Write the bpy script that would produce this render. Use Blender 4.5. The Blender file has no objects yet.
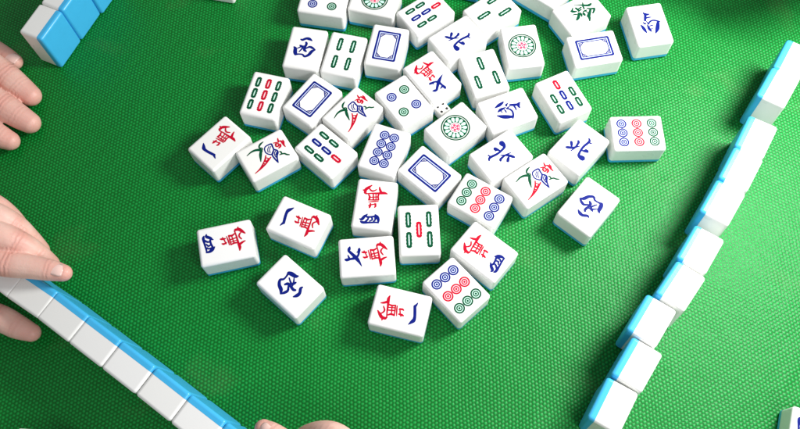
import bpy, bmesh, math, random
from mathutils import Vector, Matrix

S = 0.03                      # one tile width in metres; all layout numbers below are in tile widths
W, L, T, BLUE = 1.0, 1.33, 0.72, 0.165
random.seed(4)
scene = bpy.context.scene
col = scene.collection
PI = math.pi

# ------------------------------------------------------------------ materials
def srgb(r, g, b):
    f = lambda c: (c/12.92 if c <= .04045 else ((c+.055)/1.055)**2.4)
    return (f(r/255), f(g/255), f(b/255), 1)

def new_mat(name):
    m = bpy.data.materials.new(name); m.use_nodes = True
    nt = m.node_tree
    return m, nt, nt.nodes['Principled BSDF']

def nd(nt, typ, **kw):
    n = nt.nodes.new(typ)
    for k, v in kw.items(): setattr(n, k, v)
    return n

def math_node(nt, op, a, b=None, clamp=False):
    n = nd(nt, 'ShaderNodeMath', operation=op, use_clamp=clamp)
    for i, v in enumerate((a, b)):
        if v is None: continue
        if hasattr(v, 'is_output'): nt.links.new(v, n.inputs[i])
        else: n.inputs[i].default_value = v
    return n.outputs[0]

def plastic(name, base, rough=.3, var=.06, scale=60, coat=0.0):
    m, nt, p = new_mat(name)
    tc = nd(nt, 'ShaderNodeTexCoord')
    nz = nd(nt, 'ShaderNodeTexNoise'); nz.inputs['Scale'].default_value = scale; nz.inputs['Detail'].default_value = 4
    nt.links.new(tc.outputs['Object'], nz.inputs['Vector'])
    mix = nd(nt, 'ShaderNodeMix', data_type='RGBA')
    mix.inputs['A'].default_value = base
    mix.inputs['B'].default_value = tuple(c*(1-var) for c in base[:3]) + (1,)
    nt.links.new(nz.outputs['Fac'], mix.inputs['Factor'])
    nt.links.new(mix.outputs['Result'], p.inputs['Base Color'])
    r = nd(nt, 'ShaderNodeMapRange'); r.inputs['To Min'].default_value = rough-.06; r.inputs['To Max'].default_value = rough+.08
    nt.links.new(nz.outputs['Fac'], r.inputs['Value']); nt.links.new(r.outputs['Result'], p.inputs['Roughness'])
    p.inputs['Coat Weight'].default_value = coat
    return m

M_WHITE = plastic('white_plastic', (.88, .88, .87, 1), .28, .03, 70)
def own_tint(m, lo, hi):
    # every tile of the set has aged a little differently
    nt = m.node_tree; p = nt.nodes['Principled BSDF']
    oi = nd(nt, 'ShaderNodeObjectInfo'); cr = nd(nt, 'ShaderNodeValToRGB')
    cr.color_ramp.elements[0].color = lo; cr.color_ramp.elements[1].color = hi
    mx = nd(nt, 'ShaderNodeMix', data_type='RGBA', blend_type='MULTIPLY'); mx.inputs['Factor'].default_value = 1
    src = p.inputs['Base Color'].links[0].from_socket
    nt.links.new(oi.outputs['Random'], cr.inputs['Fac'])
    nt.links.new(src, mx.inputs['A']); nt.links.new(cr.outputs['Color'], mx.inputs['B'])
    nt.links.new(mx.outputs['Result'], p.inputs['Base Color'])
own_tint(M_WHITE, (.95, .95, .93, 1), (1, 1, 1, 1))
M_BLUE = plastic('blue_plastic', (.055, .47, .84, 1), .32, .10, 90)
M_DIE = plastic('die_plastic', (.80, .79, .76, 1), .3)
M_PIP = plastic('black_paint', (.012, .012, .014, 1), .5)
# fine grain running along the blue backs
nt = M_BLUE.node_tree; p = nt.nodes['Principled BSDF']
tc = nd(nt, 'ShaderNodeTexCoord'); mp = nd(nt, 'ShaderNodeMapping'); mp.inputs['Scale'].default_value = (900, 900, 40)
nz = nd(nt, 'ShaderNodeTexNoise'); nz.inputs['Scale'].default_value = 1.0
nt.links.new(tc.outputs['Object'], mp.inputs['Vector']); nt.links.new(mp.outputs['Vector'], nz.inputs['Vector'])
bp = nd(nt, 'ShaderNodeBump'); bp.inputs['Strength'].default_value = .12; bp.inputs['Distance'].default_value = .0003
nt.links.new(nz.outputs['Fac'], bp.inputs['Height']); nt.links.new(bp.outputs['Normal'], p.inputs['Normal'])

def paint(name, rgb, dark=.25):
    m = plastic(name, srgb(*rgb), .5, dark, 900)
    nt = m.node_tree; p = nt.nodes['Principled BSDF']; p.inputs['Specular IOR Level'].default_value = .12
    tc = nd(nt, 'ShaderNodeTexCoord'); nz = nd(nt, 'ShaderNodeTexNoise'); nz.inputs['Scale'].default_value = 700
    bu = nd(nt, 'ShaderNodeBump'); bu.inputs['Strength'].default_value = .4; bu.inputs['Distance'].default_value = .0004
    nt.links.new(tc.outputs['Object'], nz.inputs['Vector']); nt.links.new(nz.outputs['Fac'], bu.inputs['Height'])
    nt.links.new(bu.outputs['Normal'], p.inputs['Normal'])
    return m
M_P = {'red': paint('red_paint', (200, 6, 44)), 'blue': paint('blue_paint', (8, 28, 126)), 'green': paint('green_paint', (0, 80, 50)),
       'pale_green': paint('pale_green_paint', (196, 238, 220), .05), 'pale_red': paint('pale_red_paint', (250, 205, 212), .05),
       'pale_blue': paint('pale_blue_paint', (205, 216, 244), .05), 'pink': paint('pink_paint', (226, 70, 110))}

def skin_material():
    m, nt, p = new_mat('skin')
    tc = nd(nt, 'ShaderNodeTexCoord')
    a = nd(nt, 'ShaderNodeTexNoise'); a.inputs['Scale'].default_value = 70; a.inputs['Detail'].default_value = 6
    nt.links.new(tc.outputs['Object'], a.inputs['Vector'])
    cr = nd(nt, 'ShaderNodeValToRGB')
    cr.color_ramp.elements[0].position = .35; cr.color_ramp.elements[0].color = (.72, .41, .34, 1)
    cr.color_ramp.elements[1].position = .65; cr.color_ramp.elements[1].color = (.78, .51, .43, 1)
    nt.links.new(a.outputs['Fac'], cr.inputs['Fac'])
    at = nd(nt, 'ShaderNodeAttribute', attribute_name='blush')           # redder knuckles and finger tips
    mx = nd(nt, 'ShaderNodeMix', data_type='RGBA'); mx.inputs['B'].default_value = (.66, .26, .21, 1)
    nt.links.new(math_node(nt, 'MULTIPLY', at.outputs['Fac'], .75), mx.inputs['Factor'])
    nt.links.new(cr.outputs['Color'], mx.inputs['A']); nt.links.new(mx.outputs['Result'], p.inputs['Base Color'])
    p.inputs['Roughness'].default_value = .46
    p.inputs['Subsurface Weight'].default_value = .15
    p.inputs['Subsurface Radius'].default_value = (1, .35, .2)
    p.inputs['Subsurface Scale'].default_value = .003
    v = nd(nt, 'ShaderNodeTexVoronoi'); v.inputs['Scale'].default_value = 1100
    b = nd(nt, 'ShaderNodeTexNoise'); b.inputs['Scale'].default_value = 240; b.inputs['Detail'].default_value = 4
    nt.links.new(tc.outputs['Object'], v.inputs['Vector']); nt.links.new(tc.outputs['Object'], b.inputs['Vector'])
    ax = nd(nt, 'ShaderNodeAttribute', attribute_name='axial'); cz = nd(nt, 'ShaderNodeAttribute', attribute_name='crease')
    wob = math_node(nt, 'ADD', math_node(nt, 'MULTIPLY', ax.outputs['Fac'], 62.0), math_node(nt, 'MULTIPLY', b.outputs['Fac'], 5.0))
    fold = math_node(nt, 'MULTIPLY', math_node(nt, 'COSINE', wob), cz.outputs['Fac'])
    h = math_node(nt, 'ADD', math_node(nt, 'MULTIPLY', v.outputs['Distance'], .3), b.outputs['Fac'])
    h = math_node(nt, 'ADD', h, math_node(nt, 'MULTIPLY', fold, .75))
    bu = nd(nt, 'ShaderNodeBump'); bu.inputs['Strength'].default_value = .38; bu.inputs['Distance'].default_value = .0005
    nt.links.new(h, bu.inputs['Height']); nt.links.new(bu.outputs['Normal'], p.inputs['Normal'])
    return m
M_SKIN = skin_material()
M_NAIL = plastic('nail', (.82, .56, .50, 1), .24, .05, 200, coat=.25)
M_SLEEVE = plastic('sleeve_cloth', (.05, .055, .07, 1), .9, .4, 400)

def mat_material():
    m, nt, p = new_mat('green_weave')
    tc = nd(nt, 'ShaderNodeTexCoord')
    warp = nd(nt, 'ShaderNodeTexNoise'); warp.inputs['Scale'].default_value = 28; warp.inputs['Detail'].default_value = 3
    nt.links.new(tc.outputs['Object'], warp.inputs['Vector'])
    vm = nd(nt, 'ShaderNodeVectorMath', operation='MULTIPLY_ADD')
    vm.inputs[1].default_value = (.0036, .0036, 0)
    nt.links.new(warp.outputs['Color'], vm.inputs[0]); nt.links.new(tc.outputs['Object'], vm.inputs[2])
    mp = nd(nt, 'ShaderNodeMapping'); mp.inputs['Rotation'].default_value = (0, 0, math.radians(MAT_ROT))
    nt.links.new(vm.outputs['Vector'], mp.inputs['Vector'])
    sx = nd(nt, 'ShaderNodeSeparateXYZ'); nt.links.new(mp.outputs['Vector'], sx.inputs['Vector'])
    cx = math_node(nt, 'COSINE', math_node(nt, 'MULTIPLY', sx.outputs['X'], 2*PI/(MAT_A*S)))
    cy = math_node(nt, 'COSINE', math_node(nt, 'MULTIPLY', sx.outputs['Y'], 2*PI/(MAT_B*S)))
    c2 = math_node(nt, 'COSINE', math_node(nt, 'MULTIPLY', sx.outputs['X'], 4*PI/(MAT_A*S)))
    f3 = math_node(nt, 'ADD', math_node(nt, 'MULTIPLY', math_node(nt, 'MULTIPLY', cx, cy), 2.0), c2)
    h = math_node(nt, 'MULTIPLY_ADD', f3, .222)                      # hexagonal net: 0 in the gaps, 1 on each nub
    h.node.inputs[2].default_value = .333
    # each nub a little different
    jit = nd(nt, 'ShaderNodeTexNoise'); jit.inputs['Scale'].default_value = 420; jit.inputs['Detail'].default_value = 2
    nt.links.new(tc.outputs['Object'], jit.inputs['Vector'])
    hj = math_node(nt, 'ADD', h, math_node(nt, 'MULTIPLY', math_node(nt, 'SUBTRACT', jit.outputs['Fac'], .5), .75))
    mr = nd(nt, 'ShaderNodeMapRange', interpolation_type='SMOOTHSTEP')
    mr.inputs['From Min'].default_value = .05; mr.inputs['From Max'].default_value = .85
    nt.links.new(hj, mr.inputs['Value'])
    # gap shade put into the colour: dark between nubs, brighter on raised nubs
    big = nd(nt, 'ShaderNodeTexNoise'); big.inputs['Scale'].default_value = 9; big.inputs['Detail'].default_value = 5
    nt.links.new(tc.outputs['Object'], big.inputs['Vector'])
    nub = nd(nt, 'ShaderNodeMix', data_type='RGBA')
    nub.inputs['A'].default_value = NUB_A; nub.inputs['B'].default_value = NUB_B
    nt.links.new(big.outputs['Fac'], nub.inputs['Factor'])
    mix = nd(nt, 'ShaderNodeMix', data_type='RGBA')
    mix.inputs['A'].default_value = GAP
    nt.links.new(nub.outputs['Result'], mix.inputs['B'])
    nt.links.new(mr.outputs['Result'], mix.inputs['Factor'])
    nt.links.new(mix.outputs['Result'], p.inputs['Base Color'])
    p.inputs['Roughness'].default_value = MAT_ROUGH
    p.inputs['Specular IOR Level'].default_value = MAT_SPEC
    p.inputs['Specular Tint'].default_value = (.62, 1, .70, 1)
    bu = nd(nt, 'ShaderNodeBump'); bu.inputs['Strength'].default_value = .46; bu.inputs['Distance'].default_value = .0006
    wr = nd(nt, 'ShaderNodeTexNoise'); wr.inputs['Scale'].default_value = 14; wr.inputs['Detail'].default_value = 3; wr.inputs['Distortion'].default_value = .6
    nt.links.new(tc.outputs['Object'], wr.inputs['Vector'])
    bw = nd(nt, 'ShaderNodeBump'); bw.inputs['Strength'].default_value = .5; bw.inputs['Distance'].default_value = .004
    nt.links.new(wr.outputs['Fac'], bw.inputs['Height']); nt.links.new(bw.outputs['Normal'], bu.inputs['Normal'])
    nt.links.new(hj, bu.inputs['Height']); nt.links.new(bu.outputs['Normal'], p.inputs['Normal'])
    # faint brownish worn patches
    wn = nd(nt, 'ShaderNodeTexNoise'); wn.inputs['Scale'].default_value = 17; wn.inputs['Detail'].default_value = 4
    nt.links.new(tc.outputs['Object'], wn.inputs['Vector'])
    wm = nd(nt, 'ShaderNodeMapRange'); wm.inputs['From Min'].default_value = .60; wm.inputs['From Max'].default_value = .80; wm.inputs['To Max'].default_value = .28
    nt.links.new(wn.outputs['Fac'], wm.inputs['Value'])
    wx = nd(nt, 'ShaderNodeMix', data_type='RGBA'); wx.inputs['B'].default_value = (.13, .19, .07, 1)
    nt.links.new(wm.outputs['Result'], wx.inputs['Factor']); nt.links.new(mix.outputs['Result'], wx.inputs['A'])
    nt.links.new(wx.outputs['Result'], p.inputs['Base Color'])
    return m
MAT_ROT, MAT_A, MAT_B = 2.0, .160, .0925
NUB_A, NUB_B, GAP = (.003, .265, .040, 1), (.008, .335, .056, 1), (.0004, .12, .011, 1)
MAT_ROUGH, MAT_SPEC = .45, .40
M_MAT = mat_material()

# ------------------------------------------------------------------ mesh helpers
def finish(name, bm, mats, parent=None):
    me = bpy.data.meshes.new(name)
    for v in bm.verts: v.co *= S
    bm.to_mesh(me); bm.free()
    for m in (mats if isinstance(mats, (list, tuple)) else [mats]): me.materials.append(m)
    return me

def put(name, me, parent=None):
    o = bpy.data.objects.new(name, me); col.objects.link(o)
    if parent: o.parent = parent
    return o

def tag(o, label, cat, group=None):
    o['label'] = label; o['category'] = cat
    if group: o['group'] = group
    return o

def rounded_box(sx, sy, sz, r, seg=5):
    bm = bmesh.new()
    bmesh.ops.create_cube(bm, size=1)
    for v in bm.verts: v.co = Vector((v.co.x*sx, v.co.y*sy, (v.co.z+.5)*sz))
    bmesh.ops.bevel(bm, geom=bm.edges[:]+bm.verts[:], offset=r, offset_type='OFFSET', segments=seg, profile=.5, affect='EDGES', clamp_overlap=True)
    big = sorted(bm.faces, key=lambda f: -f.calc_area())[:6]
    for f in bm.faces: f.smooth = f not in big
    return bm

def tile_halves():
    out = []
    for white in (True, False):
        bm = rounded_box(W, L, T, .076, 6)
        bmesh.ops.bisect_plane(bm, geom=bm.verts[:]+bm.edges[:]+bm.faces[:], plane_co=(0, 0, BLUE), plane_no=(0, 0, 1),
                               clear_inner=white, clear_outer=not white)
        if white:                                   # a hair narrower so the seam between the layers shows
            for v in bm.verts: v.co.x *= .996; v.co.y *= .997
        out.append(bm)
    return out

wb, bb = tile_halves()
ME_FACE, ME_BACK = finish('face_block', wb, M_WHITE), finish('back_block', bb, M_BLUE)
def stand(me, name):                                # the same block stood upright on its short end, face towards -Y
    m = me.copy(); m.name = name
    m.transform(Matrix.Translation((0, 0, L/2*S)) @ Matrix.Rotation(PI/2, 4, 'X') @ Matrix.Translation((0, 0, -T/2*S)))
    return m
ME_FACE_UP, ME_BACK_UP = stand(ME_FACE, 'face_block_upright'), stand(ME_BACK, 'back_block_upright')

# ------------------------------------------------------------------ painted marks (flat paint on the tile face)
Z0 = T + .0015
class Mark:
    def __init__(self): self.bm = bmesh.new(); self.z = Z0
    def poly(self, pts, mi=0, z=None):
        f = self.bm.faces.new([self.bm.verts.new((x, y, self.z if z is None else z)) for x, y in pts])
        f.material_index = mi
        if f.normal.z < 0 or f.calc_area() and (f.normal_update() or f.normal.z < 0): f.normal_flip()
    def ring(self, outer, inner, mi=0, z=None):
        n = len(outer); z = self.z if z is None else z
        a = [self.bm.verts.new((x, y, z)) for x, y in outer]; b = [self.bm.verts.new((x, y, z)) for x, y in inner]
        for i in range(n):
            j = (i+1) % n
            f = self.bm.faces.new((a[i], a[j], b[j], b[i])); f.material_index = mi; f.normal_update()
            if f.normal.z < 0: f.normal_flip()
    def annulus(self, cx, cy, r1, r0, mi=0, n=28):
        c = [(math.cos(2*PI*i/n), math.sin(2*PI*i/n)) for i in range(n)]
        if r0 > 0: self.ring([(cx+r1*x, cy+r1*y) for x, y in c], [(cx+r0*x, cy+r0*y) for x, y in c], mi)
        else: self.poly([(cx+r1*x, cy+r1*y) for x, y in c], mi)
    def up(self): self.z += .0003
    def stroke(self, pts, mi=0, wide=1.0):
        """a brush stroke: smooth centre line with a width at each point"""
        P = [Vector(q) for q in pts]; Q = []
        for i in range(len(P)-1):
            p0, p1, p2, p3 = P[max(i-1, 0)], P[i], P[i+1], P[min(i+2, len(P)-1)]
            for k in range(5):
                t = k/5
                Q.append(.5*((2*p1)+(p2-p0)*t+(2*p0-5*p1+4*p2-p3)*t*t+(3*p1-p0-3*p2+p3)*t**3))
        Q.append(P[-1])
        # soft brush ends
        a, b = Q[0], Q[-1]; da, db = (Q[0]-Q[1]).to_2d(), (Q[-1]-Q[-2]).to_2d()
        if da.length > 1e-6 and db.length > 1e-6:
            da.normalize(); db.normalize()
            ea, eb = a.z*.4, b.z*.4
            Q = [Vector((a.x+da.x*ea, a.y+da.y*ea, a.z*.35)), Vector((a.x+da.x*ea*.6, a.y+da.y*ea*.6, a.z*.78))]+Q+[Vector((b.x+db.x*eb*.6, b.y+db.y*eb*.6, b.z*.78)), Vector((b.x+db.x*eb, b.y+db.y*eb, b.z*.35))]
        l, r = [], []
        for i, q in enumerate(Q):
            d = (Q[min(i+1, len(Q)-1)]-Q[max(i-1, 0)]).to_2d()
            if d.length < 1e-7: d = Vector((1, 0))
            n = Vector((-d.y, d.x)).normalized()*max(q.z*wide+.010, .012)*.5
            l.append(self.bm.verts.new((q.x+n.x, q.y+n.y, self.z))); r.append(self.bm.verts.new((q.x-n.x, q.y-n.y, self.z)))
        for i in range(len(Q)-1):
            f = self.bm.faces.new((r[i], r[i+1], l[i+1], l[i])); f.material_index = mi; f.normal_update()
            if f.normal.z < 0: f.normal_flip()
        self.up()
    def mesh(self, name, mats): return finish(name, self.bm, mats)

G = {}
G['north'] = [[(-0.242,-0.243,0.019),(-0.194,-0.21,0.038),(-0.101,-0.14,0.033),(0.011,0.021,0.009)],[(-0.236,-0.02,0.033),(-0.184,-0.073,0.038),(-0.144,-0.126,0.019)],[(-0.125,0.116,0.021),(-0.084,0.088,0.033),(-0.066,0.026,0.028),(-0.057,-0.101,0.021),(-0.079,-0.245,0.009)],[(0.08,0.228,0.012),(0.188,0.271,0.019)],[(0.043,0.345,0.014),(0.107,0.278,0.033),(0.087,0.056,0.03),(0.11,-0.121,0.028),(0.146,-0.208,0.04),(0.222,-0.22,0.07),(0.293,-0.21,0.07),(0.318,-0.205,0.033)],[(0.112,-0.055,0.012),(0.177,-0.018,0.037),(0.223,0.03,0.066),(0.23,0.051,0.028)]]
G['west'] = [[(-0.177,0.258,0.018),(-0.121,0.241,0.044),(-0.028,0.301,0.048),(0.058,0.297,0.057),(0.145,0.249,0.013)],[(-0.305,-0.01,0.018),(-0.256,-0.055,0.057),(-0.232,-0.17,0.07),(-0.202,-0.244,0.052)],[(-0.215,-0.246,0.044),(-0.118,-0.22,0.026),(-0.018,-0.219,0.031),(0.049,-0.269,0.039),(0.146,-0.201,0.052),(0.208,-0.077,0.057),(0.294,-0.019,0.009)],[(0.027,-0.017,0.022),(0.113,0.05,0.039),(0.195,0.031,0.044),(0.285,-0.02,0.017)],[(-0.017,0.188,0.026),(0.013,0.134,0.044),(-0.004,0.012,0.039),(-0.0,-0.067,0.048),(0.063,-0.109,0.026)],[(-0.159,0.059,0.018),(-0.098,0.037,0.044),(-0.063,-0.005,0.031),(-0.093,-0.082,0.022),(-0.13,-0.148,0.017)],[(-0.201,-0.054,0.013),(-0.105,0.022,0.026),(0.023,0.07,0.018)]]
G['south'] = [[(-0.078,0.396,0.013),(-0.05,0.334,0.058),(0.001,0.314,0.053),(0.068,0.317,0.022)],[(-0.03,0.355,0.04),(-0.063,0.235,0.053),(-0.103,0.119,0.044)],[(-0.091,0.19,0.022),(0.018,0.213,0.031),(0.105,0.207,0.013)],[(-0.253,0.005,0.018),(-0.226,-0.059,0.053),(-0.196,-0.158,0.066),(-0.163,-0.279,0.011)],[(-0.167,0.083,0.018),(-0.135,0.023,0.035),(-0.099,0.037,0.018)],[(-0.072,0.1,0.013),(-0.038,-0.003,0.031)],[(-0.041,-0.014,0.018),(0.008,0.059,0.031),(0.099,0.099,0.033),(0.215,0.068,0.033),(0.3,0.019,0.011)],[(0.241,0.048,0.044),(0.196,-0.08,0.079),(0.141,-0.206,0.075),(0.058,-0.326,0.011)],[(-0.077,-0.013,0.013),(-0.068,-0.123,0.053),(-0.051,-0.19,0.053),(-0.022,-0.26,0.011)],[(-0.036,-0.074,0.011),(0.024,-0.057,0.024),(0.077,-0.061,0.011)],[(-0.022,-0.168,0.011),(0.031,-0.155,0.018)]]
G['fortune'] = [[(-0.322,-0.04,0.008),(-0.26,0.068,0.019),(-0.183,0.176,0.038),(-0.111,0.289,0.05),(-0.11,0.346,0.05),(-0.119,0.401,0.027)],[(-0.264,0.214,0.015),(-0.156,0.153,0.034)],[(-0.157,0.149,0.031),(-0.062,0.127,0.027)],[(-0.202,-0.238,0.015),(-0.145,-0.186,0.05),(-0.095,-0.082,0.011)],[(-0.246,-0.127,0.019),(-0.175,-0.204,0.031)],[(-0.217,-0.059,0.031),(-0.14,-0.039,0.042),(-0.066,-0.033,0.019)],[(-0.142,-0.01,0.023),(-0.156,0.092,0.027)],[(-0.071,-0.059,0.019),(-0.098,0.052,0.027)],[(-0.054,-0.26,0.011),(-0.04,-0.19,0.023),(0.01,-0.132,0.015)],[(-0.041,-0.081,0.027),(0.036,-0.12,0.046),(0.097,-0.186,0.053),(0.138,-0.265,0.027)],[(-0.023,-0.051,0.023),(0.044,-0.047,0.038),(0.116,-0.075,0.015)],[(0.02,0.023,0.023),(0.081,0.026,0.049),(0.131,0.021,0.019)],[(0.001,0.036,0.015),(-0.005,0.109,0.031),(0.001,0.175,0.015)],[(0.023,0.12,0.015),(0.1,0.151,0.019)],[(-0.054,0.202,0.015),(0.013,0.27,0.034),(0.058,0.383,0.034)],[(0.019,0.28,0.031),(0.1,0.197,0.046),(0.189,0.096,0.065),(0.255,0.086,0.034),(0.351,0.022,0.008)],[(0.048,0.385,0.023),(0.103,0.341,0.034),(0.17,0.248,0.023)],[(0.204,0.09,0.038),(0.349,0.019,0.008)]]
G['myriad'] = [[(0.117,0.119,0.015),(0.106,0.067,0.041),(0.102,-0.013,0.021)],[(-0.006,0.092,0.013),(-0.028,0.045,0.036),(-0.004,-0.031,0.015)],[(0.154,0.059,0.01),(0.074,0.023,0.021),(-0.043,-0.013,0.013)],[(0.158,-0.04,0.01),(0.035,-0.069,0.023),(-0.085,-0.086,0.013)],[(0.182,-0.241,0.021),(0.146,-0.177,0.036),(0.155,-0.091,0.031)],[(0.156,-0.096,0.018),(-0.09,-0.126,0.021)],[(-0.068,-0.283,0.021),(-0.058,-0.208,0.031),(-0.085,-0.12,0.021)],[(0.07,-0.266,0.021),(0.043,-0.11,0.023)],[(0.004,-0.274,0.013),(-0.021,-0.118,0.018)],[(0.165,-0.163,0.015),(-0.069,-0.203,0.018)],[(-0.278,-0.308,0.013),(-0.19,-0.323,0.052),(-0.076,-0.301,0.039),(0.104,-0.279,0.023),(0.256,-0.249,0.018)],[(-0.057,-0.476,0.013),(-0.076,-0.409,0.036),(-0.119,-0.329,0.046)],[(0.338,-0.348,0.013),(0.272,-0.327,0.047),(0.28,-0.275,0.036),(0.237,-0.263,0.021)],[(0.272,-0.287,0.041),(0.267,-0.362,0.057),(0.208,-0.426,0.052),(0.13,-0.499,0.013)],[(0.185,-0.406,0.016),(0.141,-0.36,0.026),(0.082,-0.344,0.026),(0.002,-0.394,0.016)]]
G['four'] = [[(0.318,0.422,0.01),(0.255,0.431,0.056),(0.195,0.343,0.051),(0.15,0.302,0.026),(0.141,0.273,0.01)],[(0.283,0.484,0.015),(0.222,0.51,0.051),(0.07,0.497,0.033),(-0.08,0.473,0.03),(-0.163,0.474,0.02)],[(0.177,0.327,0.025),(0.129,0.355,0.036),(0.041,0.344,0.033),(-0.058,0.312,0.036)],[(-0.046,0.266,0.015),(-0.106,0.326,0.061),(-0.147,0.398,0.051),(-0.154,0.486,0.02)],[(0.096,0.351,0.015),(0.112,0.425,0.036),(0.174,0.493,0.025)],[(0.028,0.342,0.023),(0.0,0.411,0.031),(0.063,0.457,0.018)],[(-0.055,0.332,0.02),(-0.071,0.408,0.031),(-0.031,0.451,0.018)]]
G['six'] = [[(0.279,0.387,0.012),(0.218,0.409,0.051),(0.167,0.435,0.023)],[(0.172,0.425,0.039),(0.082,0.342,0.047),(-0.028,0.251,0.062),(-0.126,0.189,0.039),(-0.241,0.133,0.006)],[(-0.037,0.523,0.023),(-0.051,0.475,0.05),(-0.038,0.387,0.035),(-0.016,0.27,0.047),(0.05,0.198,0.031),(0.141,0.179,0.043),(0.198,0.164,0.043),(0.212,0.15,0.016)],[(0.07,0.448,0.01),(-0.014,0.421,0.035)],[(0.115,0.233,0.012),(0.152,0.179,0.023)]]
G['one'] = [[(-0.264,0.362,0.009),(-0.197,0.334,0.034),(-0.159,0.31,0.047)],[(-0.172,0.296,0.022),(-0.032,0.332,0.026),(0.076,0.354,0.026),(0.178,0.353,0.034)],[(-0.171,0.321,0.03),(-0.04,0.362,0.021),(0.08,0.382,0.026),(0.164,0.363,0.06),(0.225,0.316,0.043),(0.29,0.266,0.006)]]
G['bird_blue'] = [[(-0.162,0.025,0.016),(-0.214,0.076,0.018),(-0.22,0.164,0.021),(-0.202,0.242,0.026),(-0.116,0.234,0.023),(-0.029,0.218,0.021),(0.064,0.124,0.021),(0.013,0.046,0.018),(-0.067,0.01,0.018),(-0.162,0.025,0.016)],[(-0.029,0.228,0.021),(0.031,0.279,0.023),(0.098,0.275,0.023),(0.185,0.199,0.026),(0.359,0.146,0.01)],[(0.359,0.146,0.01),(0.226,0.124,0.023),(0.073,0.123,0.021),(-0.028,0.23,0.021)],[(-0.174,0.16,0.01),(-0.114,0.094,0.01),(-0.03,0.064,0.01)],[(-0.152,0.202,0.01),(-0.088,0.132,0.01),(0.004,0.103,0.01)],[(0.027,0.249,0.01),(0.085,0.18,0.013),(0.199,0.169,0.01)],[(0.069,0.259,0.01),(0.131,0.196,0.013)]]
G['bird_green'] = [[(-0.23,-0.439,0.008),(-0.268,-0.292,0.026),(-0.255,-0.171,0.039),(-0.198,-0.078,0.042),(-0.128,-0.053,0.016)],[(-0.369,0.102,0.008),(-0.345,0.004,0.031),(-0.285,-0.062,0.023),(-0.18,-0.052,0.026)],[(-0.263,-0.06,0.016),(-0.212,-0.008,0.016),(-0.151,-0.062,0.021)],[(-0.183,-0.057,0.036),(-0.064,-0.137,0.047),(0.104,-0.215,0.008)],[(0.093,0.319,0.013),(0.128,0.344,0.023),(0.193,0.338,0.018)],[(0.179,0.277,0.013),(0.206,0.387,0.023),(0.268,0.436,0.023),(0.309,0.49,0.016)]]
G['bird_red'] = [[(-0.2,0.296,0.013),(-0.169,0.381,0.021)],[(-0.138,0.324,0.018),(-0.15,0.379,0.021),(-0.093,0.4,0.021),(-0.053,0.356,0.021),(-0.083,0.313,0.018),(-0.138,0.324,0.018)],[(-0.268,0.459,0.01),(-0.21,0.44,0.026),(-0.15,0.419,0.021)],[(-0.168,0.434,0.016),(-0.155,0.483,0.024),(-0.08,0.51,0.047),(-0.022,0.503,0.031),(0.061,0.51,0.008)],[(-0.156,0.544,0.01),(-0.076,0.547,0.016)],[(-0.089,0.437,0.016),(-0.022,0.411,0.031),(0.002,0.345,0.016)],[(-0.116,0.346,0.013),(-0.094,0.352,0.013)],[(0.012,-0.026,0.018),(0.122,-0.118,0.018),(0.261,-0.306,0.021),(0.32,-0.488,0.008)],[(0.12,0.06,0.018),(0.218,-0.129,0.023),(0.279,-0.32,0.023),(0.32,-0.488,0.008)],[(0.068,-0.056,0.013),(0.139,0.006,0.013)],[(0.087,-0.078,0.013),(0.176,-0.115,0.013)],[(0.134,-0.01,0.013),(0.176,-0.115,0.013)],[(0.138,-0.135,0.013),(0.191,-0.088,0.013)],[(0.18,-0.184,0.015),(0.221,-0.144,0.015)],[(0.215,-0.224,0.021),(0.244,-0.201,0.021)]]

MARKS = {}
def glyph(name, key, colour, strokes=None):
    m = Mark()
    for st in (strokes or G[key]): m.stroke(st, 0, 1.25 if key == 'south' else 1.75 if key == 'north' else 1.4 if key not in ('myriad', 'four') else 1.2)
    return m.mesh(name, M_P[colour])
MARKS['north'] = [('character', glyph('north_character', 'north', 'blue'))]
MARKS['west'] = [('character', glyph('west_character', 'west', 'blue'))]
MARKS['south'] = [('character', glyph('south_character', 'south', 'blue'))]
MARKS['fortune'] = [('character', glyph('fortune_character', 'fortune', 'green'))]
for n in ('one', 'four', 'six'):
    MARKS[n] = [('character', glyph('myriad_character', 'myriad', 'red')), ('numeral', glyph(n+'_numeral', n, 'blue'))]
MARKS['bird'] = [('bird_body', glyph('bird_body', 'bird_blue', 'blue')), ('bird_wing', glyph('bird_wing', 'bird_green', 'green')),
                 ('bird_tail', glyph('bird_tail', 'bird_red', 'red'))]

def circle_mesh(colour, r):
    m = Mark()
    m.annulus(0, 0, r, r*.71); m.annulus(0, 0, r*.57, r*.34); m.annulus(0, 0, r*.21, 0)
    m.annulus(0, 0, r*.71, r*.57, 1); m.annulus(0, 0, r*.34, r*.21, 1)
    return m.mesh(colour+'_circle', [M_P[colour], M_P['pale_'+colour]])
def stick_mesh(colour, ln, wd):
    m = Mark(); n = 16; out = []; inn = []
    hl, hw = ln/2, wd/2
    side = []
    for i in range(n+1):
        t = -1+2*i/n
        side.append((hw*(.80+.20*abs(math.cos(1.5*PI*t))), t*(hl-hw)))
    cap = [(hw*math.cos(a), (hl-hw)+hw*math.sin(a)) for a in [PI*k/8 for k in range(1, 8)]]
    out = side+cap+[(-x, -y) for x, y in side]+[(-x, -y) for x, y in cap]
    k = .047
    inn = [(x*(hw-k*1.25)/hw, y*(hl-k*1.4)/hl) for x, y in out]
    m.ring(out, inn, 0); m.poly(inn, 1)
    return m.mesh(colour+'_bamboo', [M_P[colour], M_P['pale_'+colour]])

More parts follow.
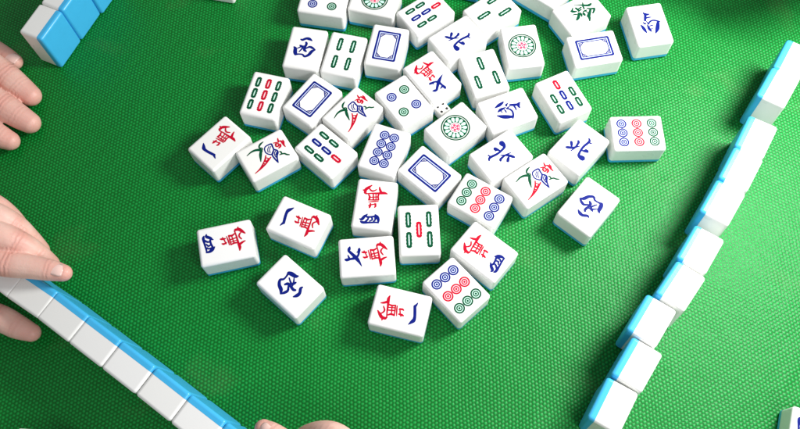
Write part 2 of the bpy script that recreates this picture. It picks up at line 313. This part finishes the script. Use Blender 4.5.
cache = {}
def circles(spec, r):
    out = []
    for c, x, y in spec:
        k = ('c', c, r)
        if k not in cache: cache[k] = circle_mesh(c, r)
        out.append(('circle', cache[k], (x, y)))
    return out
def sticks(spec, ln, wd):
    out = []
    for c, x, y in spec:
        k = ('s', c, ln, wd)
        if k not in cache: cache[k] = stick_mesh(c, ln, wd)
        out.append(('bamboo_stick', cache[k], (x, y)))
    return out
def nine(up, mid, down):
    return circles([(c, x*.262, y) for c, y in ((up, .385), (mid, 0), (down, -.385)) for x in (-1, 0, 1)], .13)
MARKS['nine_blue_down'] = nine('green', 'red', 'blue')
MARKS['nine_blue_up'] = nine('blue', 'red', 'green')
MARKS['eight_circles'] = circles([('blue', x*.128, y*.255) for x in (-1, 1) for y in (-1.5, -.5, .5, 1.5)], .128)
MARKS['four_circles'] = circles([('blue', -.2, .27), ('green', .2, .27), ('green', -.2, -.27), ('blue', .2, -.27)], .135)
MARKS['nine_bamboo'] = sticks([(c, x*.275, y*.345) for c, x in (('green', -1), ('red', 0), ('green', 1)) for y in (-1, 0, 1)], .31, .15)
MARKS['seven_bamboo'] = sticks([('red', 0, .36)]+[(c, x*.27, y) for c, x in (('green', -1), ('blue', 0), ('green', 1)) for y in (.02, -.32)], .31, .15)
MARKS['five_bamboo'] = sticks([('red', 0, 0)]+[('green', x*.25, y*.26) for x in (-1, 1) for y in (-1, 1)], .42, .15)
MARKS['four_bamboo'] = sticks([('green', x*.18, y*.28) for x in (-1, 1) for y in (-1, 1)], .42, .15)
MARKS['three_bamboo'] = sticks([('green', 0, .29), ('green', -.25, -.24), ('green', .25, -.24)], .43, .15)

def big_circle():
    m = Mark(); m.annulus(0, 0, .375, .338, n=48); m.annulus(0, 0, .322, .302, n=48)
    a = m.mesh('outer_ring', [M_P['green']])
    m = Mark(); m.annulus(0, 0, .302, .15, n=48); m.up()
    for k in range(14):
        an = 2*PI*k/14; c, s = math.cos(an), math.sin(an)
        pts = []
        for j in range(14):
            b = 2*PI*j/14; u = .226+.070*math.cos(b); v = .041*math.sin(b)*(1+.35*math.cos(b))
            pts.append((u*c-v*s, u*s+v*c))
        m.poly(pts, 1)
        m.up(); m.z -= .0003
    b = m.mesh('petal_ring', [M_P['green'], M_P['pale_green']])
    m = Mark(); m.annulus(0, 0, .128, .108, n=32)
    for k in range(5):
        an = 2*PI*k/5+.3; m.annulus(.066*math.cos(an), .066*math.sin(an), .036, 0, n=14)
    m.annulus(0, 0, .022, 0, n=12)
    c = m.mesh('flower', [M_P['pink']])
    return [('outer_ring', a), ('petal_ring', b), ('flower', c)]
MARKS['one_circle'] = big_circle()

def rrect(hx, hy, r, n=5):
    pts = []
    for cx, cy, a0 in ((hx-r, hy-r, 0), (-hx+r, hy-r, PI/2), (-hx+r, -hy+r, PI), (hx-r, -hy+r, 1.5*PI)):
        for k in range(n+1):
            a = a0+PI/2*k/n; pts.append((cx+r*math.cos(a), cy+r*math.sin(a)))
    return pts
def frame_mark():
    m = Mark()
    m.ring(rrect(.315, .465, .045), rrect(.262, .412, .025))
    m.ring(rrect(.262, .412, .025), rrect(.24, .39, .02), 1)
    m.ring(rrect(.24, .39, .02), rrect(.212, .362, .012)); m.up()
    for sx in (-1, 1):
        for sy in (-1, 1):
            m.stroke([(sx*.226, sy*.255, .016), (sx*.175, sy*.30, .016), (sx*.105, sy*.376, .016)])
            m.stroke([(sx*.20, sy*.32, .012), (sx*.165, sy*.352, .012)])
    return [('frame', m.mesh('frame', [M_P['blue'], M_P['pale_blue']]))]
MARKS['frame'] = frame_mark()
MARKS['blank'] = []

# ------------------------------------------------------------------ face-up tiles heaped on the mat
# x, y, angle of the TL-TR edge, that edge is short (1) or long (0), upside down, mark, label
TILES = [
    (-2.401, 12.008, -11.5, 1, 0, 'west', 'tile with upright blue west character beside the four-bamboo tile'),
    (-1.361, 11.770, -14.9, 1, 0, 'four_bamboo', 'tile with four green bamboo sticks standing clear in two pairs'),
    (-0.211, 11.984, -13.2, 1, 0, 'frame', 'tile with upright empty blue frame, right of the four-bamboo tile'),
    (-2.185, 10.410, -38.6, 1, 0, 'frame', 'tile with empty blue frame slanted between nine-bamboo tile and bird tile'),
    (-1.140, 9.971, -44.0, 1, 0, 'bird', 'bird tile touching the slanted blue-frame tile, highest of the three bird tiles'),
    (0.198, 10.274, 33.8, 1, 0, 'four_circles', 'tile with two blue and two green circles, whole in view beside the die'),
    (-3.433, 10.580, -15.5, 1, 0, 'nine_bamboo', 'tile with nine bamboo sticks, red column between two green columns'),
    (-4.536, 9.211, 45.9, 0, 1, 'one', 'tile with red character and blue one stroke, leaning against the leftmost bird tile'),
    (-3.311, 8.831, 30.0, 0, 0, 'bird', 'bird tile at the left edge of the heap, leftmost of the three'),
    (-1.819, 8.905, -44.0, 0, 0, 'seven_bamboo', 'seven-bamboo tile right of the leftmost bird tile, red stick at lower right'),
    (-0.342, 8.874, -21.2, 1, 0, 'eight_circles', 'tile with eight blue circles in two touching columns'),
    (-0.612, 7.374, -9.0, 1, 1, 'four', 'tile with red character above blue four, just above the six tile'),
    (-0.821, 6.031, 2.7, 0, 1, 'six', 'tile with blue crossed six and red character, lying below the heap'),
    (0.446, 6.671, 0.3, 1, 0, 'five_bamboo', 'tile with four green bamboo sticks round one red stick'),
    (1.978, 6.062, -41.5, 0, 0, 'four', 'tile with red character and blue four at lower right, behind nine-circle tile'),
    (1.255, 5.151, -50.1, 0, 0, 'nine_blue_down', 'nine-circle tile nearest the bottom of the photo, blue row at its upper left'),
    (1.977, 7.398, -33.4, 0, 0, 'nine_blue_up', 'nine-circle tile beside the large blue-frame tile, green row at left'),
    (3.380, 7.883, 32.5, 0, 0, 'bird', 'bird tile at the right side of the heap, rightmost of the three'),
    (4.602, 7.144, -42.2, 1, 1, 'west', 'tile with blue west character lying alone at the right side below the north tile'),
    (4.563, 8.777, -44.0, 1, 0, 'north', 'tile with blue north character between bird tile and right-hand nine-circle tile'),
    (6.094, 9.115, -0.6, 0, 0, 'nine_blue_down', 'nine-circle tile lying alone at right with upright blue, red and green columns'),
    (6.919, 12.419, 7.2, 1, 0, 'south', 'tile with upright blue south character standing apart at upper right'),
    (5.328, 11.704, 8.4, 0, 0, 'frame', 'tile with empty blue frame lying sideways under the green character tile'),
    (5.130, 12.862, 28.0, 0, 0, 'fortune', 'tile with dark green fortune character, the only one'),
    (3.414, 11.852, 5.5, 1, 0, 'one_circle', 'tile with one large flower circle between three-bamboo tile and sideways frame tile'),
    (4.338, 10.267, 23.3, 1, 0, 'seven_bamboo', 'seven-bamboo tile at the right of the heap with its red stick on top'),
    (2.851, 9.903, 19.8, 0, 0, 'south', 'tile with blue south character turned sideways inside the heap'),
    (2.339, 11.056, 15.3, 1, 0, 'three_bamboo', 'tile with three green bamboo sticks, whole in view above the sideways south tile'),
    (1.704, 12.160, 34.0, 0, 0, 'north', 'tile with blue north character near the top, above the three-bamboo tile'),
    (0.964, 11.004, 34.2, 1, 1, 'six', 'tile with red character and blue crossed six at the centre top of the heap'),
    (1.486, 9.430, 37.8, 0, 0, 'one_circle', 'tile with one large flower circle in front of the die'),
    (0.764, 8.171, -43.4, 0, 0, 'frame', 'tile with empty blue frame near the photo centre, below the eight-circle tile'),
    (2.587, 8.598, 32.8, 0, 1, 'north', 'tile with blue north character turned upside down right of the flower circle tile'),
    (-2.636, 5.366, -43.3, 0, 0, 'west', 'tile with tilted blue west character lying apart at lower left of the heap'),
    (-2.470, 6.972, -26.0, 0, 1, 'one', 'tile with blue one stroke at left and red character, above the tilted west tile'),
    (-4.207, 6.497, 10.8, 0, 1, 'four', 'tile with blue four and red character, leftmost of the face-up tiles'),
    (-0.071, 4.693, -15.9, 0, 0, 'one', 'tile with red character and blue one stroke, lowest of the face-up tiles in the heap'),
    (-1.913, 13.593, -11.9, 0, 0, 'four_circles', 'four-circle tile cut by the top edge of the photo'),
    (0.878, 13.051, 34.7, 0, 0, 'seven_bamboo', 'seven-bamboo tile cut by the top edge of the photo'),
    (-0.505, 13.551, -15.5, 0, 0, 'one_circle', 'large flower circle tile cut by the top edge of the photo'),
    (2.706, 13.040, 34.4, 0, 1, 'three_bamboo', 'three-bamboo tile cut by the top edge of the photo'),
    (4.209, 13.829, -39.3, 0, 0, 'blank', 'plain white corner of a tile at the top edge beside green fortune tile'),
    (2.16, 14.62, -20.0, 1, 0, 'blank', 'sliver of a tile behind two bamboo tiles at the top edge'),
    (-7.93, 1.76, -6.0, 0, 0, 'blank', 'white tile edge peeking in at the bottom left corner'),
    (8.90, 1.565, -21.0, 0, 1, 'four', 'tile with blue mark cut off by the bottom right corner'),
]
GROUP_UP = 'face-up mahjong tiles spread over the mat'
def empty(name, x, y, z, rot):
    o = bpy.data.objects.new(name, None); col.objects.link(o)
    o.empty_display_size = .01
    o.location = (x*S, y*S, z*S); o.rotation_euler = (0, 0, rot)
    return o
def face_up_tile(x, y, ang, short, flip, mark, label, group=GROUP_UP):
    rot = math.radians(ang) - (0 if short else PI/2) + (PI if flip else 0)
    t = tag(empty('mahjong_tile', x, y, 0, rot), label, 'mahjong tile', group)
    put('face_block', ME_FACE, t); put('back_block', ME_BACK, t)
    for part in MARKS[mark]:
        o = put(part[0], part[1], t)
        if len(part) > 2: o.location = (part[2][0]*S, part[2][1]*S, 0)
    return t
for a in TILES: face_up_tile(*a)

# ------------------------------------------------------------------ upright tiles of the three players
def upright_tile(x, y, rot, label, group, lean=0, size=1):
    # lean > 0 tips the top towards the player; the foot shifts back so that the top stays put
    a = math.radians(rot); s = L*math.sin(math.radians(lean))
    t = tag(empty('mahjong_tile', x-math.sin(a)*s, y+math.cos(a)*s, T/2*abs(math.sin(math.radians(lean))), a), label, 'mahjong tile', group)
    t.rotation_euler[0] = math.radians(lean); t.scale = (size, size, size)
    put('face_block', ME_FACE_UP, t); put('back_block', ME_BACK_UP, t)
    return t
RIGHT = [
    (10.143, 10.757, 56.1, 'upright tile at the top end of the right row, cut by the photo edge'),
    (9.555, 9.933, 54.5, 'upright tile in right row with its grey end exposed, second from the top'),
    (8.711, 8.562, 56.9, 'upright tile just below the upper gap in the right row'),
    (8.165, 7.716, 55.7, 'upright tile second below the upper gap in the right row'),
    (7.561, 6.860, 54.1, 'upright tile just above the middle gap of the right row'),
    (6.835, 5.721, 53.6, 'upright tile just below the middle gap of the right row'),
    (6.233, 4.868, 50.5, 'upright tile between the middle gap and the jutting tile of right row'),
    (5.459, 4.102, 53.2, 'upright tile jutting out to the left in the lower half of right row'),
    (4.995, 3.144, 53.8, 'upright tile right below the jutting tile, second from bottom of right row'),
    (4.360, 2.293, 57.0, 'upright tile at the bottom end of the right row, cut by the photo edge'),
]
for x, y, a, lab in RIGHT: upright_tile(x, y, a, lab, 'upright tiles in the long row at right', -3.5, 1.012)
LEFT = [
    (-9.112, 5.690, -36.6, 'upright white-topped first tile from the left in the lower-left row, under the index finger'),
    (-8.369, 5.167, -33.6, 'upright white-topped second tile from the left in the lower-left row, partly under the fingertip'),
    (-7.592, 4.621, -36.5, 'upright white-topped third tile from the left in the lower-left row'),
    (-6.803, 4.039, -36.4, 'upright white-topped fourth tile from the left in the lower-left row'),
    (-6.000, 3.446, -36.6, 'upright white-topped fifth tile from the left in the lower-left row'),
    (-5.194, 2.841, -37.2, 'upright white-topped sixth tile from the left in the lower-left row, at the bottom edge'),
    (-4.395, 2.238, -36.8, 'upright white-topped seventh tile from the left in the lower-left row, cut by the bottom edge'),
    (-3.594, 1.636, -37.1, 'upright white-topped last tile of the lower-left row, next to the fingertip at the bottom edge'),
]
for x, y, a, lab in LEFT: upright_tile(x, y, a, lab, 'upright tiles in the row held at lower left', 4.5)
CORNER = [
    (-9.335, 12.690, -114.8, 'blue-backed upright tile nearest the hand, end of the upper left row'),
    (-8.900, 13.600, -114.8, 'blue-backed upright tile in the middle of the upper left row'),
    (-8.420, 14.480, -115.5, 'blue-backed upright tile cut by the top edge, third in the upper left row'),
]
for x, y, a, lab in CORNER: upright_tile(x, y, a, lab, 'upright blue-backed tiles in the upper left corner')
t = face_up_tile(-4.86, 14.84, -14, 1, 0, 'blank', 'face-down white tile barely showing its lower edge at the top left')
t.rotation_euler = (PI, 0, math.radians(-14)); t.location.z = T*S

# ------------------------------------------------------------------ the die between the tiles
die = tag(empty('die', 1.205, 10.245, 0, math.radians(34)), 'small white die showing black pips, wedged between tiles near the heap centre', 'die')
bm = rounded_box(.345, .345, .345, .045, 4)
put('die_body', finish('die_body', bm, M_DIE), die)
def pips(name, spots, mtx):
    bm = bmesh.new()
    for x, y in spots:
        r = bmesh.ops.create_circle(bm, cap_ends=True, segments=18, radius=.037)
        for v in r['verts']: v.co += Vector((x, y, 0))
    bmesh.ops.recalc_face_normals(bm, faces=bm.faces[:])
    bm.transform(mtx)
    return put('pips', finish(name, bm, M_PIP), die)
h = .1725
pips('top_pips', [(x*.085, y*.085) for x in (-1, 1) for y in (-1, 1)], Matrix.Translation((0, 0, .345+.0015)))
pips('side_pips', [(x*.08, y*.08) for x in (-1, 1) for y in (-1, 0, 1)], Matrix.Translation((0, -h-.0015, h)) @ Matrix.Rotation(PI/2, 4, 'X'))
pips('side_pips', [(x*.08, x*.08) for x in (-1, 0, 1)], Matrix.Translation((h+.0015, 0, h)) @ Matrix.Rotation(PI/2, 4, 'Z') @ Matrix.Rotation(PI/2, 4, 'X'))

# ------------------------------------------------------------------ hands
def catmull(P, n=6):
    Q = []
    for i in range(len(P)-1):
        p0, p1, p2, p3 = P[max(i-1, 0)], P[i], P[i+1], P[min(i+2, len(P)-1)]
        for k in range(n):
            t = k/n
            Q.append(.5*((2*p1)+(p2-p0)*t+(2*p0-5*p1+4*p2-p3)*t*t+(3*p1-p0-3*p2+p3)*t**3))
    Q.append(P[-1]); return Q
def limb(bm, pts, flat=1.0, seg=18):
    """closed tapering tube through (x, y, z, radius), rounded at both ends; flat < 1 presses it along z"""
    Q = catmull([Vector(p) for p in pts])
    rings = []
    def frame(d):
        d = d.normalized(); s = d.cross(Vector((0, 0, 1)))
        if s.length < 1e-3: s = Vector((1, 0, 0))
        s.normalize(); return s, s.cross(d)
    def ring(c, d, r):
        s, u = frame(d)
        rings.append([bm.verts.new(c+s*(r*math.cos(2*PI*k/seg))+u*(r*flat*math.sin(2*PI*k/seg))) for k in range(seg)])
    n = len(Q); xyz = [q.to_3d() for q in Q]
    d0 = xyz[1]-xyz[0]; d1 = xyz[-1]-xyz[-2]
    for a in (80, 60, 40, 20):
        ring(xyz[0]-d0.normalized()*Q[0].w*math.sin(math.radians(a)), d0, Q[0].w*math.cos(math.radians(a)))
    for i in range(n): ring(xyz[i], xyz[min(i+1, n-1)]-xyz[max(i-1, 0)], Q[i].w)
    for a in (20, 40, 60, 80):
        ring(xyz[-1]+d1.normalized()*Q[-1].w*1.05*math.sin(math.radians(a)), d1, Q[-1].w*math.cos(math.radians(a)))
    for a, b in zip(rings, rings[1:]):
        for k in range(seg): bm.faces.new((a[k], a[(k+1) % seg], b[(k+1) % seg], b[k]))
    bm.faces.new(rings[0][::-1]); bm.faces.new(rings[-1])
def make_hand(label, limbs, nails, sleeve):
    bm = bmesh.new()
    for pts, flat in limbs: limb(bm, pts, flat)
    bmesh.ops.recalc_face_normals(bm, faces=bm.faces[:])
    me = finish('hand_blocking', bm, M_SKIN)
    tmp = bpy.data.objects.new('hand_blocking', me); col.objects.link(tmp)
    r = tmp.modifiers.new('r', 'REMESH'); r.mode = 'VOXEL'; r.voxel_size = .026*S; r.use_smooth_shade = True
    s = tmp.modifiers.new('s', 'SMOOTH'); s.factor = .5; s.iterations = 4
    dg = bpy.context.evaluated_depsgraph_get()
    body = bpy.data.meshes.new_from_object(tmp.evaluated_get(dg)); body.name = 'hand'
    bpy.data.objects.remove(tmp)
    if not body.materials: body.materials.append(M_SKIN)
    for f in body.polygons: f.use_smooth = True
    joints, tips = [], []
    for pts, _ in limbs[:5]:
        n = len(pts)
        for i, w_ in ((n//2, 1.0), (n-2, .55)):
            a, b, c = (Vector(pts[k][:3]) for k in (i-1, i, min(i+1, n-1)))
            joints.append((b, (c-a).normalized(), pts[i][3], w_))
        tips.append((Vector(pts[-1][:3]), pts[-1][3]))
    bl = body.attributes.new('blush', 'FLOAT', 'POINT'); ax = body.attributes.new('axial', 'FLOAT', 'POINT'); cz = body.attributes.new('crease', 'FLOAT', 'POINT')
    for v in body.vertices:
        q = v.co/S; g = 0; near = None
        for b, d, r, w_ in joints:
            e = q-b
            if e.length > 2.4*r: continue
            s_ = e.dot(d); g = max(g, .75*w_*math.exp(-(s_/(.55*r))**2)*math.exp(-((e.length/(1.35*r))**6)))
            k_ = w_*math.exp(-(s_/(.36*r))**2)*(1 if e.length < 1.35*r else 0)
            if near is None or k_ > near[0]: near = (k_, s_)
        for c, r in tips: g = max(g, .8*math.exp(-((q-c).length/(1.5*r))**2))
        bl.data[v.index].value = g
        if near: cz.data[v.index].value = near[0]; ax.data[v.index].value = near[1]
    o = tag(put('hand', body), label, 'hand')
    for (c, along, up, ln, wd) in nails:
        a = Vector(along).normalized(); u = Vector(up); u = (u-a*u.dot(a)).normalized(); s_ = a.cross(u)
        nb = bmesh.new(); n, m = 10, 8; vs = []
        for i in range(n+1):
            row = []
            for j in range(m+1):
                x = -1+2*j/m; y = -1+2*i/n
                w_ = wd*(1-.28*max(0, abs(y)-.35)**2/.42)*(.92+.08*y)
                px = x*w_/2; py = y*ln/2*(1-.10*x*x)
                row.append(nb.verts.new(Vector(c)+s_*px+a*py+u*(-.50*px*px/wd*1.6-.05*max(y, -.2)**2)))
            vs.append(row)
        for i in range(n):
            for j in range(m): nb.faces.new((vs[i][j], vs[i][j+1], vs[i+1][j+1], vs[i+1][j]))
        bmesh.ops.recalc_face_normals(nb, faces=nb.faces[:])
        bmesh.ops.solidify(nb, geom=nb.faces[:], thickness=.012)
        for f in nb.faces: f.smooth = True
        put('fingernail', finish('fingernail', nb, M_NAIL), o)
    sb = bmesh.new(); limb(sb, sleeve, .85, 28)
    for f in sb.faces: f.smooth = True
    put('sleeve', finish('sleeve', sb, M_SLEEVE), o)
    return o
make_hand('right hand resting on the mat with three fingers beside the blue-backed tiles', [
    ([(-12.15, 12.49, 0.97, 0.445), (-11.35, 12.10, 0.93, 0.420), (-10.85, 11.82, 0.77, 0.377), (-10.40, 11.51, 0.57, 0.370), (-10.05, 11.24, 0.43, 0.333), (-9.80, 11.05, 0.34, 0.291)], .94),
    ([(-12.30, 11.60, 1.03, 0.445), (-11.20, 11.10, 0.95, 0.420), (-10.75, 10.83, 0.77, 0.377), (-10.32, 10.58, 0.57, 0.370), (-9.95, 10.36, 0.42, 0.333), (-9.70, 10.22, 0.33, 0.291)], .94),
    ([(-12.42, 10.65, 0.99, 0.401), (-11.42, 10.28, 0.89, 0.378), (-10.92, 10.06, 0.67, 0.343), (-10.64, 9.93, 0.53, 0.331), (-10.32, 9.77, 0.40, 0.301), (-10.14, 9.70, 0.32, 0.260)], .94),
    ([(-12.42, 9.85, 0.87, 0.350), (-11.72, 9.55, 0.69, 0.316), (-11.32, 9.38, 0.49, 0.282), (-11.07, 9.28, 0.35, 0.260), (-10.90, 9.22, 0.28, 0.226)], .94),
    ([(-14.12, 12.55, 0.88, 0.565), (-12.92, 12.85, 0.69, 0.429), (-11.95, 12.83, 0.51, 0.350), (-11.2, 12.58, 0.39, 0.335), (-10.68, 12.30, 0.32, 0.29), (-10.45, 12.18, 0.29, 0.235)], .9),
    ([(-12.22, 12.35, 0.96, 0.475), (-13.32, 12.10, 0.98, 0.588), (-14.82, 11.95, 0.98, 0.621)], .8),
    ([(-12.37, 11.45, 0.99, 0.508), (-13.42, 11.60, 1.00, 0.621), (-14.82, 11.85, 0.98, 0.678)], .8),
    ([(-12.42, 10.45, 0.93, 0.475), (-13.52, 11.00, 0.95, 0.588), (-14.82, 11.60, 0.98, 0.655)], .8),
    ([(-14.52, 11.80, 0.98, 0.960), (-15.72, 12.00, 1.08, 0.904), (-17.92, 12.50, 1.33, 1.186), (-20.92, 13.10, 1.73, 1.469)], .8),
], [((-10.42, 12.20, .52), (1, -.45, -.12), (.1, .15, 1), .40, .36)],
   [(-17.42, 12.40, 1.28, 1.525), (-18.92, 12.70, 1.43, 1.695), (-21.92, 13.30, 1.93, 1.921)])

make_hand('left hand gripping the lower-left row, index finger laid along the tile tops', [
    ([(-10.5, 5.95, 1.95, .37), (-9.75, 5.93, 1.90, .335), (-9.25, 5.85, 1.80, .315), (-8.8, 5.77, 1.72, .305), (-8.3, 5.70, 1.66, .275), (-7.9, 5.63, 1.61, .25), (-7.62, 5.57, 1.57, .20)], .94),
    ([(-10.65, 6.55, 2.05, .37), (-9.75, 6.50, 2.08, .34), (-9.2, 6.42, 1.98, .325), (-8.72, 6.28, 1.72, .31), (-8.42, 6.12, 1.36, .28), (-8.24, 5.99, 1.02, .24)], 1),
    ([(-10.75, 7.12, 2.0, .36), (-9.95, 7.05, 2.02, .33), (-9.35, 6.94, 1.88, .315), (-8.95, 6.76, 1.58, .30), (-8.72, 6.55, 1.22, .27), (-8.58, 6.40, .9, .23)], 1),
    ([(-10.75, 7.62, 1.85, .32), (-10.05, 7.46, 1.82, .29), (-9.5, 7.30, 1.64, .27), (-9.22, 7.12, 1.36, .25), (-9.05, 6.92, 1.05, .22)], 1),
    ([(-12.4, 5.55, 1.55, .5), (-11.2, 5.28, 1.25, .40), (-10.2, 5.05, .92, .335), (-9.4, 4.84, .72, .31), (-8.95, 4.62, .60, .28), (-8.66, 4.50, .52, .22)], .95),
    ([(-10.6, 6.0, 1.9, .42), (-11.8, 6.1, 1.8, .52), (-13.3, 6.4, 1.7, .55)], .8),
    ([(-10.7, 6.6, 1.95, .42), (-11.9, 6.5, 1.82, .55), (-13.3, 6.5, 1.7, .58)], .8),
    ([(-10.8, 7.25, 1.85, .42), (-12.0, 7.0, 1.76, .52), (-13.3, 6.7, 1.7, .55)], .8),
    ([(-13.0, 6.5, 1.7, .82), (-14.2, 6.4, 1.65, .80), (-16.5, 6.0, 1.6, 1.05), (-19.5, 5.5, 1.7, 1.3)], .8),
], [((-7.70, 5.60, 1.80), (1, -.2, -.14), (.05, .1, 1), .36, .31)],
   [(-16, 6.1, 1.6, 1.35), (-17.5, 5.85, 1.6, 1.5), (-20.5, 5.3, 1.75, 1.7)])

make_hand('right hand entering at the bottom edge, fingertip at the end of the tile row', [
    ([(-1.10, 0.48, 1.60, 0.360), (-1.95, 1.25, 1.62, 0.310), (-2.45, 1.65, 1.55, 0.285), (-2.80, 1.91, 1.48, 0.255), (-2.98, 2.04, 1.43, 0.200)], .95),
    ([(-0.35, 0.58, 1.90, 0.370), (-1.05, 1.38, 1.98, 0.330), (-1.50, 1.78, 1.85, 0.310), (-2.00, 1.85, 1.35, 0.290), (-2.40, 1.73, 0.85, 0.250), (-2.60, 1.65, 0.55, 0.200)], 1),
    ([(0.35, 0.50, 1.85, 0.350), (-0.30, 1.25, 1.85, 0.310), (-0.85, 1.60, 1.60, 0.290), (-1.40, 1.50, 1.05, 0.270), (-1.75, 1.40, 0.60, 0.220)], 1),
    ([(0.90, 0.20, 1.70, 0.310), (0.40, 0.85, 1.60, 0.280), (-0.20, 1.10, 1.30, 0.250), (-0.70, 1.05, 0.80, 0.220)], 1),
    ([(-0.60, -1.70, 1.50, 0.500), (-1.70, -0.90, 1.30, 0.400), (-2.60, 0.00, 1.10, 0.330), (-3.40, 0.65, 0.95, 0.300), (-3.80, 0.90, 0.85, 0.220)], .95),
    ([(-1.10, 0.60, 1.60, 0.440), (-0.60, -0.70, 1.55, 0.540), (0.20, -2.30, 1.50, 0.560)], .8),
    ([(-0.30, 0.50, 1.80, 0.460), (-0.10, -0.70, 1.65, 0.560), (0.40, -2.30, 1.50, 0.600)], .8),
    ([(0.75, 0.20, 1.65, 0.420), (0.80, -0.90, 1.55, 0.520), (0.70, -2.30, 1.50, 0.560)], .8),
    ([(0.40, -2.00, 1.50, 0.850), (0.70, -3.20, 1.50, 0.800), (1.20, -5.50, 1.60, 1.050), (2.00, -8.50, 1.80, 1.300)], .8),
], [((-2.92, 1.99, 1.685), (-1, .75, -.32), (-.1, -.1, 1), .32, .27)],
   [(1.10, -5.00, 1.60, 1.350), (1.50, -6.50, 1.65, 1.500), (2.30, -9.50, 1.90, 1.700)])

make_hand('unseen hand added beyond the upper right corner to cast its shade', [  # added out of view, its shadow darkens the upper right corner
    ([(10.60, 13.90, 3.15, 0.360), (9.90, 13.95, 3.10, 0.340), (9.30, 14.05, 2.90, 0.310), (8.90, 14.10, 2.60, 0.280), (8.70, 14.15, 2.35, 0.230)], .94),
    ([(10.60, 13.30, 3.20, 0.360), (9.80, 13.30, 3.15, 0.340), (9.15, 13.35, 2.95, 0.310), (8.75, 13.40, 2.65, 0.280), (8.55, 13.45, 2.40, 0.230)], .94),
    ([(10.70, 14.55, 3.10, 0.360), (10.00, 14.65, 3.00, 0.340), (9.40, 14.75, 2.80, 0.310), (9.00, 14.80, 2.50, 0.280), (8.85, 14.85, 2.30, 0.230)], .94),
    ([(10.90, 15.15, 3.00, 0.330), (10.30, 15.35, 2.85, 0.300), (9.80, 15.45, 2.60, 0.270), (9.50, 15.55, 2.35, 0.220)], .94),
    ([(12.40, 13.15, 3.10, 0.480), (11.40, 12.70, 2.95, 0.390), (10.60, 12.55, 2.75, 0.330), (10.00, 12.65, 2.55, 0.300), (9.60, 12.75, 2.40, 0.230)], .94),
    ([(10.60, 13.95, 3.10, 0.440), (11.80, 13.95, 3.20, 0.560), (13.30, 13.95, 3.30, 0.600)], .8),
    ([(10.60, 13.35, 3.10, 0.460), (11.80, 13.55, 3.20, 0.580), (13.30, 13.85, 3.30, 0.600)], .8),
    ([(10.80, 14.75, 3.00, 0.440), (11.90, 14.45, 3.15, 0.560), (13.30, 14.15, 3.30, 0.580)], .8),
    ([(13.00, 13.95, 3.30, 0.850), (14.40, 13.95, 3.40, 0.820), (17.00, 14.15, 3.60, 1.050), (20.00, 14.55, 3.80, 1.300)], .8),
], [], [(14.60, 13.95, 3.40, 1.300), (17.20, 14.15, 3.60, 1.500), (20.50, 14.65, 3.90, 1.700)])

# ------------------------------------------------------------------ the mat (setting)
bm = bmesh.new()
bmesh.ops.create_grid(bm, x_segments=8, y_segments=8, size=22)
for v in bm.verts: v.co.y += 7.5
g = put('mat', finish('mat', bm, M_MAT)); g['kind'] = 'structure'

# ------------------------------------------------------------------ light
def area(name, loc, target, size, power, colr=(1, 1, 1)):
    d = bpy.data.lights.new(name, 'AREA'); d.shape = 'DISK'; d.size = size*S; d.energy = power; d.color = colr
    o = bpy.data.objects.new(name, d); col.objects.link(o)
    o.location = Vector(loc)*S
    o.rotation_euler = (Vector(target)-Vector(loc)).to_track_quat('-Z', 'Y').to_euler()
    return o
w = bpy.data.worlds.new('World'); scene.world = w; w.use_nodes = True
w.node_tree.nodes['Background'].inputs['Color'].default_value = (.97, .98, 1, 1)
w.node_tree.nodes['Background'].inputs['Strength'].default_value = .34
area('softbox', (13.4, 10.6, 12.8), (0, 7, 0), 5.6, 5.05, (1, .985, .96))
area('added_fill', (11, -9, 20), (0, 7, 0), 10, 2.5, (.97, .985, 1))  # added fill lamp in place of bounce, brightens the camera-facing tile sides
EXPOSURE = 0.0


# ------------------------------------------------------------------ camera
F_PX, TILT, ROLL, CAM_H = 755.593, .3958, -.0326, 17.6617
cd = bpy.data.cameras.new('camera'); cam = bpy.data.objects.new('camera', cd); col.objects.link(cam)
cd.sensor_fit = 'HORIZONTAL'; cd.sensor_width = 36; cd.lens = F_PX/800*36
cd.clip_start = .01; cd.clip_end = 20
fw = Vector((0, math.sin(TILT), -math.cos(TILT))); ri = Vector((1, 0, 0)); up = Vector((0, math.cos(TILT), math.sin(TILT)))
r2 = ri*math.cos(ROLL)+up*math.sin(ROLL); u2 = -ri*math.sin(ROLL)+up*math.cos(ROLL)
mw = Matrix((r2, u2, -fw)).transposed().to_4x4(); mw.translation = Vector((0, 0, CAM_H*S))
cam.matrix_world = mw
scene.camera = cam
scene.view_settings.view_transform = 'Standard'; scene.view_settings.look = 'None'
scene.view_settings.exposure = EXPOSURE; scene.view_settings.gamma = 1
